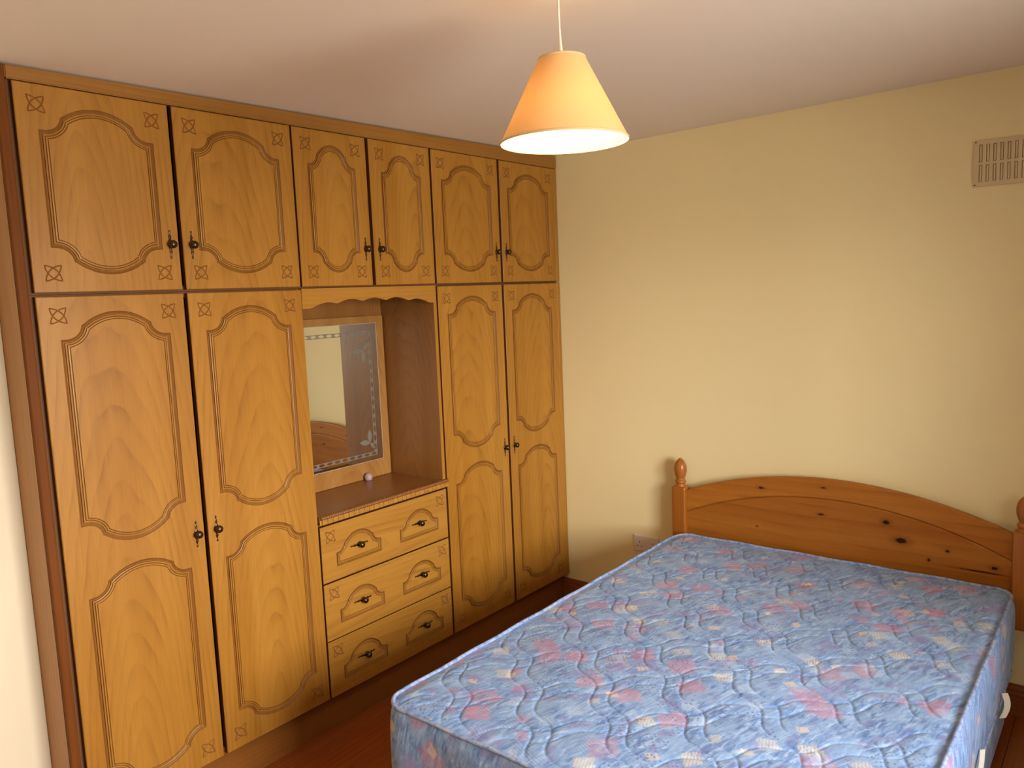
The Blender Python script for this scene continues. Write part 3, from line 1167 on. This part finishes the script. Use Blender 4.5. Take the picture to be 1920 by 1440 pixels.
for (cy, cz, sy, sz) in ((my1 - 0.075, mz0 + 0.085, -1, 1), (my1 - 0.085, mz1 - 0.12, -1, -1), (my0 + 0.075, mz0 + 0.085, 1, 1), (my0 + 0.085, mz1 - 0.12, 1, -1)):
    V, Fc = [], []
    for ang, ln in ((PI * 0.5, 0.030), (0.12, 0.030), (PI * 0.25 + PI, 0.022)):
        dy, dz = math.cos(ang) * sy, math.sin(ang) * sz
        pts = lens(cy + dy * ln, cz + dz * ln, ln, ln * 0.42, math.atan2(dz, dy))
        s = len(V)
        V += [(XE, *p) for p in pts]
        Fc.append(tuple(range(s, s + len(pts))))
    sprays.append(mesh_obj('leaf_spray', V, Fc, M_etch))
adopt(mi, gl_, ed_, *bands, *sprays)

# small lilac dome on the counter
bm = bmesh.new()
bm_lathe(bm, [(0.0, 0.0), (0.013, 0.0), (0.0165, 0.004), (0.0185, 0.011), (0.0178, 0.019), (0.0145, 0.0265), (0.009, 0.0315), (0.004, 0.0335), (0.0, 0.034)], 24)
dome = bm_obj('ornament', bm, M_lilac, smooth=True, loc=(-0.312, -1.105, 0.8853))
tag(dome, 'small pale lilac dome standing on the dressing top below the mirror', 'ornament')

# ------------------------------------------------------------------ bed
# headboard
hb = tag(empty('headboard', (1.42, -0.03, 0.37)), 'arched orange pine headboard with turned finials behind the mattress', 'headboard')
HX0, HX1 = 0.752, 2.090


def arcz(x, ze, za):
    hc = (HX1 - HX0) / 2
    sg = za - ze
    R = (hc * hc + sg * sg) / (2 * sg)
    return za - R + math.sqrt(max(R * R - (x - (HX0 + HX1) / 2) ** 2, 0))


def arched_board(name, lo, hi, yb, yf, mat, chamfer_top=0.0, chamfer_low=0.0):
    N = 48
    V, Fc = [], []
    rows = []
    for i in range(N + 1):
        x = HX0 + (HX1 - HX0) * i / N
        zl, zh = lo(x), hi(x)
        c = chamfer_top
        if c:
            cl = chamfer_low
            ring = [(yb, zl), (yf + cl, zl), (yf, zl + cl), (yf, zh - c), (yf + c * 0.3, zh - c * 0.3), (yf + c, zh), (yb, zh)]
        else:
            ring = [(yb, zl), (yf, zl), (yf, zh), (yb, zh)]
        rows.append([len(V) + q for q in range(len(ring))])
        V += [(x, a, b) for a, b in ring]
    m = len(rows[0])
    for a, b in zip(rows[:-1], rows[1:]):
        for q in range(m):
            q2 = (q + 1) % m
            Fc.append((a[q], b[q], b[q2], a[q2]))
    Fc += [tuple(rows[0]), tuple(rows[-1])[::-1]]
    return mesh_obj(name, V, Fc, mat)


p1 = arched_board('panel', lambda x: 0.40, lambda x: arcz(x, 0.628, 0.776), -0.012, -0.036, M_pine, 0.005)
p2 = arched_board('arched_rail', lambda x: arcz(x, 0.6282, 0.7762), lambda x: arcz(x, 0.735, 0.864), -0.010, -0.037, M_pine_rail, 0.004, 0.006)
p1['grain'] = 0.30
p2['grain'] = 0.75
posts = []
for (a, b) in ((0.681, 0.752), (2.090, 2.161)):
    po_ = box('post', a, b, -0.058, 0.004, 0.370, 0.750, M_pine_post, None, bev=0.009, seg=3)
    po_['grain'] = 0.1 + 0.3 * a
    bm = bmesh.new()
    bm_lathe(bm, [(0.0, 0.0), (0.026, 0.0), (0.027, 0.004), (0.024, 0.010), (0.021, 0.013), (0.024, 0.018), (0.0275, 0.024), (0.0275, 0.028), (0.024, 0.034),
                  (0.019, 0.037), (0.0215, 0.044), (0.026, 0.056), (0.0295, 0.070), (0.0308, 0.083), (0.0300, 0.096), (0.0268, 0.109), (0.0215, 0.121),
                  (0.0150, 0.130), (0.0085, 0.1345), (0.0075, 0.1385), (0.0, 0.139)], 28)
    fi = bm_obj('finial', bm, M_pine_post, po_, smooth=True, loc=((a + b) / 2, -0.027, 0.7475))
    fi['grain'] = 0.5
    posts.append(po_)
adopt(hb, p1, p2, *posts)

# mattress
BX0, BX1, BY0, BY1 = 0.738, 2.106, -1.990, -0.0885
ZTOP, ZBOT = 0.540, 0.245
mt = tag(empty('mattress', ((BX0 + BX1) / 2, (BY0 + BY1) / 2, ZBOT)), 'blue quilted double mattress printed with pink and cream brush marks', 'mattress')
RC = 0.075


def rounded(px, py, rc=RC):
    """square corners of the mattress plan become round ones"""
    ox, oy = px, py
    for (cx, sx) in ((BX0 + rc, -1), (BX1 - rc, 1)):
        for (cy, sy) in ((BY0 + rc, -1), (BY1 - rc, 1)):
            u = (px - cx) * sx / rc
            v = (py - cy) * sy / rc
            msk = (u > 0) & (v > 0)
            uu = np.clip(u, 0, 1)
            vv = np.clip(v, 0, 1)
            ox = np.where(msk, cx + sx * rc * uu * np.sqrt(1 - vv * vv / 2), ox)
            oy = np.where(msk, cy + sy * rc * vv * np.sqrt(1 - uu * uu / 2), oy)
    return ox, oy


def quilt(px, py):
    r2 = math.sqrt(2)
    per = 0.213
    best = np.full(px.shape, 9.0)
    groove = np.zeros(px.shape)
    for (p, q, ph, off, dep) in (((px + py) / r2, (px - py) / r2, 0.6, -0.696, 0.0036), ((px - py) / r2, (px + py) / r2, 2.1, 1.937, 0.0024)):
        wv = 0.017 * np.sin(2 * PI * q / per + ph) + 0.005 * np.sin(2 * PI * q / 0.61 + ph * 2)
        for k in (0.0, 0.053):
            d = (p - wv - off - k) / per
            d = np.abs(d - np.round(d)) * per
            best = np.minimum(best, d)
            groove = np.minimum(groove, -dep * np.exp(-(d / 0.0030) ** 2))
    puff = 0.0024 * (1 - np.exp(-best / 0.030))
    return groove + puff


NX, NY = 340, 470
gx = np.linspace(BX0, BX1, NX + 1)
gy = np.linspace(BY0, BY1, NY + 1)
PX, PY = np.meshgrid(gx, gy)
edge = np.minimum(np.minimum(PX - BX0, BX1 - PX), np.minimum(PY - BY0, BY1 - PY))
RX, RY = rounded(PX, PY)
fade = np.clip(edge / 0.055, 0, 1)
fade = fade * fade * (3 - 2 * fade)
rngn = np.random.RandomState(3)
lump = 0.004 * np.sin(PX * 5.1 + 1) * np.sin(PY * 3.7) + 0.002 * np.sin(PX * 11 + PY * 7)
PZ = ZTOP - 0.010 + (quilt(RX, RY) + lump + 0.006) * fade
verts = np.stack([RX, RY, PZ], -1).reshape(-1, 3)
ii = np.arange((NX + 1) * (NY + 1)).reshape(NY + 1, NX + 1)
quads = np.stack([ii[:-1, :-1], ii[:-1, 1:], ii[1:, 1:], ii[1:, :-1]], -1).reshape(-1, 4)
me = bpy.data.meshes.new('quilted_top')
me.vertices.add(len(verts))
me.vertices.foreach_set('co', verts.ravel())
me.loops.add(quads.size)
me.loops.foreach_set('vertex_index', quads.ravel())
me.polygons.add(len(quads))
me.polygons.foreach_set('loop_start', np.arange(0, quads.size, 4))
me.polygons.foreach_set('use_smooth', np.ones(len(quads), dtype=bool))
me.update(calc_edges=True)
uvl = me.uv_layers.new(name='UVMap')
uvl.data.foreach_set('uv', verts[quads.ravel()][:, :2].ravel())
me.materials.append(M_fab)
top = bpy.data.objects.new('quilted_top', me)
COL.objects.link(top)


def perimeter(ins=0.0, step=0.02):
    pts = []
    r = RC - ins
    cs = [(BX0 + RC, BY0 + RC, PI), (BX1 - RC, BY0 + RC, 1.5 * PI), (BX1 - RC, BY1 - RC, 0.0), (BX0 + RC, BY1 - RC, 0.5 * PI)]
    arcs = []
    for cx, cy, a0 in cs:
        arcs.append([(cx + r * math.cos(a0 + PI / 2 * k / 8), cy + r * math.sin(a0 + PI / 2 * k / 8)) for k in range(9)])
    for i, arc in enumerate(arcs):
        pts += arc
        nx = arcs[(i + 1) % 4][0]
        L_ = math.dist(arc[-1], nx)
        m = int(L_ / step)
        for k in range(1, m):
            u = k / m
            pts.append((arc[-1][0] + (nx[0] - arc[-1][0]) * u, arc[-1][1] + (nx[1] - arc[-1][1]) * u))
    return pts


def side_wall(name, zlo, zhi, bulge, mat, grow=0.0, rows=14, tuft=0.0):
    per = perimeter(0.0)
    n = len(per)
    V, Fc, UV = [], [], []
    acc = [0.0]
    for i in range(1, n + 1):
        acc.append(acc[-1] + math.dist(per[i - 1], per[i % n]))
    cx, cy = (BX0 + BX1) / 2, (BY0 + BY1) / 2
    for rI in range(rows + 1):
        u = rI / rows
        b = grow + bulge * (1 - (2 * u - 1) ** 4)
        for i, p in enumerate(per):
            a, c = Vector(per[i - 1]), Vector(per[(i + 1) % n])
            tn = (c - a).normalized()
            nn = Vector((tn.y, -tn.x))
            wob = 0.003 * math.sin(acc[i] * 9.0 + u * 3) * math.sin(u * PI)
            tf = tuft * math.sin(u * PI) * (0.5 + 0.5 * math.cos(2 * PI * acc[i] / 0.26))
            V.append((p[0] + nn.x * (b + wob - tf), p[1] + nn.y * (b + wob - tf), zlo + (zhi - zlo) * u))
    for rI in range(rows):
        for i in range(n):
            j = (i + 1) % n
            Fc.append((rI * n + i, rI * n + j, (rI + 1) * n + j, (rI + 1) * n + i))
            u0, u1 = zlo + (zhi - zlo) * rI / rows, zlo + (zhi - zlo) * (rI + 1) / rows
            UV += [(acc[i] + 5, u0), (acc[i + 1] + 5, u0), (acc[i + 1] + 5, u1), (acc[i] + 5, u1)]
    # closed underside and top
    Fc.append(tuple(range(n))[::-1])
    UV += [(0, 0)] * n
    Fc.append(tuple(rows * n + i for i in range(n)))
    UV += [(0, 0)] * n
    o = mesh_obj(name, V, Fc, mat, smooth=True)
    l = o.data.uv_layers.new(name='UVMap')
    l.data.foreach_set('uv', [c for uvp in UV for c in uvp])
    o.data.set_sharp_from_angle(angle=0.9)
    return o


def piping(name, z, rad, out, mat, squash=1.0):
    per = perimeter(-out, 0.03)
    n = len(per)
    SEG = 10
    V, Fc = [], []
    for i, p in enumerate(per):
        a, c = Vector(per[i - 1]), Vector(per[(i + 1) % n])
        tn = (c - a).normalized()
        nn = Vector((tn.y, -tn.x))
        for k in range(SEG):
            th = 2 * PI * k / SEG
            V.append((p[0] + nn.x * rad * math.cos(th), p[1] + nn.y * rad * math.cos(th), z + rad * squash * math.sin(th) + 0.0015 * math.sin(i * 0.7)))
    for i in range(n):
        j = (i + 1) % n
        for k in range(SEG):
            k2 = (k + 1) % SEG
            Fc.append((i * SEG + k, j * SEG + k, j * SEG + k2, i * SEG + k2))
    return mesh_obj(name, V, Fc, mat, smooth=True)


bord = side_wall('side_border', ZBOT, ZTOP - 0.012, 0.014, M_fab, tuft=0.006)
pipe1 = piping('top_piping', ZTOP - 0.0065, 0.0062, -0.001, M_tape)
pipe2 = piping('bottom_piping', ZBOT + 0.008, 0.0078, 0.001, M_tape)
handles = []


def webbing(yc, zt_, zb_, wid, outw, tilt=0.0):
    V, Fc = [], []
    N = 12
    for i in range(N + 1):
        u = i / N
        z = zt_ + (zb_ - zt_) * u
        xo = BX1 + 0.012 + outw * math.sin(PI * u) + 0.002
        yo = yc + tilt * (u - 0.5) + 0.006 * math.sin(PI * u)
        for (dx, dy) in ((0, -wid * 0.3), (0.002, -wid * 0.3 - 0.0015), (wid * 0.8, wid * 0.3), (wid * 0.8 - 0.002, wid * 0.3 + 0.0015)):
            V.append((xo + dx, yo + dy, z))
    for i in range(N):
        for q in range(4):
            q2 = (q + 1) % 4
            Fc.append((i * 4 + q, i * 4 + q2, (i + 1) * 4 + q2, (i + 1) * 4 + q))
    Fc += [(0, 1, 2, 3), tuple(4 * N + q for q in (3, 2, 1, 0))]
    return mesh_obj('pull_handle', V, Fc, M_handle)


handles.append(webbing(-0.52, 0.325, 0.252, 0.022, 0.010, -0.03))
handles.append(webbing(-1.02, 0.345, 0.262, 0.016, 0.004, -0.16))
for h_ in handles:
    h_['label'] = 'cream webbing pull handle'
adopt(mt, top, bord, pipe1, pipe2, *handles)

# divan base
db = tag(empty('divan_base', ((BX0 + BX1) / 2, (BY0 + BY1) / 2, 0)), 'fabric covered divan base under the blue mattress', 'bed base')
b1 = side_wall('upholstered_box', 0.045, ZBOT - 0.001, 0.004, M_fab, grow=-0.012, rows=6)
cast = []
for cx in (BX0 + 0.15, BX1 - 0.15):
    for cy in (BY0 + 0.15, (BY0 + BY1) / 2, BY1 - 0.15):
        bm = bmesh.new()
        bm_lathe(bm, [(0.0, 0.0), (0.022, 0.0), (0.025, 0.006), (0.025, 0.03), (0.018, 0.046), (0.0, 0.0465)], 14)
        cast.append(bm_obj('castor', bm, M_dark, smooth=True, loc=(cx, cy, 0.0)))
adopt(db, b1, *cast)

# ------------------------------------------------------------------ pendant lamp
LX, LY, LZ = 1.355, -1.847, 2.064           # centre of the shade's lower rim
RB, RT, HS = 0.1515, 0.0555, 0.188
pend = tag(empty('pendant_lamp', (LX, LY, LZ)), 'lit pendant lamp with cream cone shade hanging from a white cord', 'lamp')
SEG = 72


def cone(name, r0, r1, z0_, z1_, mat, th):
    bm = bmesh.new()
    bm_lathe(bm, [(r0, z0_), (r1, z1_), (r1 - th, z1_), (r0 - th, z0_), (r0, z0_)], SEG)
    bmesh.ops.remove_doubles(bm, verts=bm.verts, dist=1e-6)
    bmesh.ops.recalc_face_normals(bm, faces=bm.faces)
    return bm_obj(name, bm, mat, smooth=True, angle=0.6)


# single skin of translucent cloth
bm = bmesh.new()
bm_lathe(bm, [(RB + (RT - RB) * k / 6, HS * k / 6) for k in range(7)], SEG)
shade = bm_obj('shade', bm, M_shade, pend, smooth=True)
for tname, zz, rr in (('lower_rim_trim', 0.0, RB), ('upper_rim_trim', HS, RT)):
    bm = bmesh.new()
    ring = []
    for i in range(SEG):
        a = 2 * PI * i / SEG
        for k in range(6):
            b = 2 * PI * k / 6
            q = rr + 0.0012 * math.cos(b)
            ring.append(bm.verts.new((q * math.cos(a), q * math.sin(a), zz + 0.003 * math.sin(b))))
    for i in range(SEG):
        j = (i + 1) % SEG
        for k in range(6):
            k2 = (k + 1) % 6
            bm.faces.new((ring[i * 6 + k], ring[j * 6 + k], ring[j * 6 + k2], ring[i * 6 + k2]))
    bm_obj(tname, bm, M_shade_trim, shade, smooth=True)
# spider arms that carry the shade
for k in range(3):
    a = 2 * PI * k / 3 + 0.4
    tube('carrier_arm', [(0.018 * math.cos(a), 0.018 * math.sin(a), HS - 0.012), (RT * math.cos(a), RT * math.sin(a), HS - 0.001)], 0.0013, M_cord, pend, seg=6)
bm = bmesh.new()
bm_lathe(bm, [(0.0, HS - 0.062), (0.014, HS - 0.062), (0.0195, HS - 0.058), (0.0195, HS - 0.016), (0.0215, HS - 0.014), (0.0215, HS - 0.002), (0.0205, HS + 0.004),
              (0.0165, HS + 0.0085), (0.0080, HS + 0.011), (0.0048, HS + 0.014), (0.0, HS + 0.016)], 24)
hold = bm_obj('lamp_holder', bm, M_cord, pend, smooth=True, angle=0.7)
bm = bmesh.new()
bm_lathe(bm, [(0.0, HS - 0.138), (0.012, HS - 0.136), (0.022, HS - 0.129), (0.0275, HS - 0.117), (0.0275, HS - 0.105), (0.022, HS - 0.088), (0.0155, HS - 0.076), (0.0135, HS - 0.0615), (0.0, HS - 0.061)], 24)
bulb = bm_obj('bulb', bm, M_bulb, pend, smooth=True)
ztop = ceil_z(LX, LY)
cord = tube('cord', [(-0.0035 * math.sin(PI * k / 12) - 0.004 * k / 12, 0.002 * math.sin(PI * k / 12), HS + 0.012 + (ztop - LZ - HS - 0.02) * k / 12) for k in range(13)],
            [0.0042, 0.0036, 0.003] + [0.0028] * 10, M_cord, pend, seg=10)
bm = bmesh.new()
bm_lathe(bm, [(0.0, -0.030), (0.012, -0.030), (0.020, -0.024), (0.040, -0.014), (0.044, -0.002), (0.044, 0.004), (0.0, 0.004)], 28)
rose = bm_obj('ceiling_rose', bm, M_cord, pend, smooth=True, angle=0.7, loc=(-0.004, 0, ztop - LZ))
ld = bpy.data.lights.new('bulb_light', 'POINT')
ld.energy = BULB_W
ld.color = BULB_COL
ld.shadow_soft_size = 0.03
lo = bpy.data.objects.new('bulb_light', ld)
COL.objects.link(lo)
lo.location = (LX, LY, LZ + 0.035)

# ------------------------------------------------------------------ wall fittings
# double socket
so = tag(empty('wall_socket', (0.491, YB, 0.402)), 'white double power socket low on the yellow wall beside the bed', 'socket')
sx0, sx1, sz0, sz1 = 0.4175, 0.5645, 0.358, 0.445
pln = box('face_plate', sx0, sx1, YB - 0.0095, YB + 0.002, sz0, sz1, M_plastic, None, bev=0.004, seg=3)
parts = [pln]
for k in (0, 1):
    cx = sx0 + 0.036 + k * 0.075
    for (dx, dz, wx, wz) in ((0, 0.014, 0.0035, 0.008), (-0.0115, -0.008, 0.0065, 0.0042), (0.0115, -0.008, 0.0065, 0.0042)):
        ph_ = box('pin_hole', cx + dx - wx / 2, cx + dx + wx / 2, YB - 0.0101, YB - 0.009, (sz0 + sz1) / 2 + dz - wz / 2 - 0.006, (sz0 + sz1) / 2 + dz + wz / 2 - 0.006, M_dark)
        parts.append(ph_)
    rk = box('rocker_switch', cx + (0.020 if k == 0 else -0.030), cx + (0.030 if k == 0 else -0.020), YB - 0.0125, YB - 0.008, (sz0 + sz1) / 2 + 0.004, (sz0 + sz1) / 2 + 0.026, M_plastic, None, bev=0.0015)
    parts.append(rk)
adopt(so, *parts)

# vent grille with two rows of upright slots
ve = tag(empty('vent_grille', (2.04, YB, 2.12)), 'cream plastic air vent with two rows of slots high on the yellow wall', 'vent')
vx0, vx1, vz0, vz1 = 1.918, 2.178, 2.038, 2.206
rows_ = ((vz0 + 0.016, vz0 + 0.078), (vz0 + 0.088, vz0 + 0.152))
xs = [vx0 + 0.018 + 0.0226 * k for k in range(10)]
poly = [(vx0, vz0), (vx1, vz0), (vx1, vz1), (vx0, vz1)]
v2, ed2, holes = list(poly), [(0, 1), (1, 2), (2, 3), (3, 0)], []
for (za, zb) in rows_:
    for xx in xs:
        hp = [(xx, za), (xx + 0.011, za), (xx + 0.011, zb), (xx, zb)]
        holes.append(hp)
        s = len(v2)
        v2 += hp
        ed2 += [(s + i, s + (i + 1) % 4) for i in range(4)]
vs, es, fs, *_ = delaunay_2d_cdt([Vector(p) for p in v2], ed2, [], 0, 1e-6)
V, Fc = [], []
for YY in (YB - 0.008, YB - 0.002):
    V += [(p.x, YY, p.y) for p in vs]
nv = len(vs)
for f in fs:
    cen = (sum(vs[i].x for i in f) / 3, sum(vs[i].y for i in f) / 3)
    if any(inside(cen, hq) for hq in holes):
        continue
    Fc.append(tuple(f))
    Fc.append(tuple(nv + i for i in f)[::-1])
for pl_ in [poly] + holes:
    s = len(V)
    for YY in (YB - 0.008, YB - 0.002):
        V += [(p[0], YY, p[1]) for p in pl_]
    sgn = 1 if pl_ is poly else -1
    for i in range(4):
        j = (i + 1) % 4
        q = (s + j, s + i, s + 4 + i, s + 4 + j)
        Fc.append(q if sgn > 0 else q[::-1])
plate = mesh_obj('grille_plate', V, Fc, M_vent)
back = box('back_plate', vx0 + 0.004, vx1 - 0.004, YB - 0.0025, YB + 0.001, vz0 + 0.004, vz1 - 0.004, M_ventd)
vp = [plate, back]
for (za, zb) in rows_:
    for xx in xs:
        o = box('slat', xx + 0.0022, xx + 0.0088, YB - 0.0062, YB - 0.0024, za + 0.002, zb - 0.002, M_vent, None, bev=0.001, seg=1)
        vp.append(o)
for (xx, zz) in ((vx0 + 0.006, vz0 + 0.006), (vx0 + 0.006, vz1 - 0.006), (vx1 - 0.006, vz0 + 0.006), (vx1 - 0.006, vz1 - 0.006)):
    bm = bmesh.new()
    bm_lathe(bm, [(0.0, 0.0012), (0.0022, 0.001), (0.0026, 0.0), (0.0, 0.0)], 10)
    for v in bm.verts:
        v.co = Vector((v.co.x, -v.co.z, v.co.y))
    bmesh.ops.recalc_face_normals(bm, faces=bm.faces)
    vp.append(bm_obj('screw', bm, M_dark, loc=(xx, YB - 0.008, zz)))
adopt(ve, *vp)
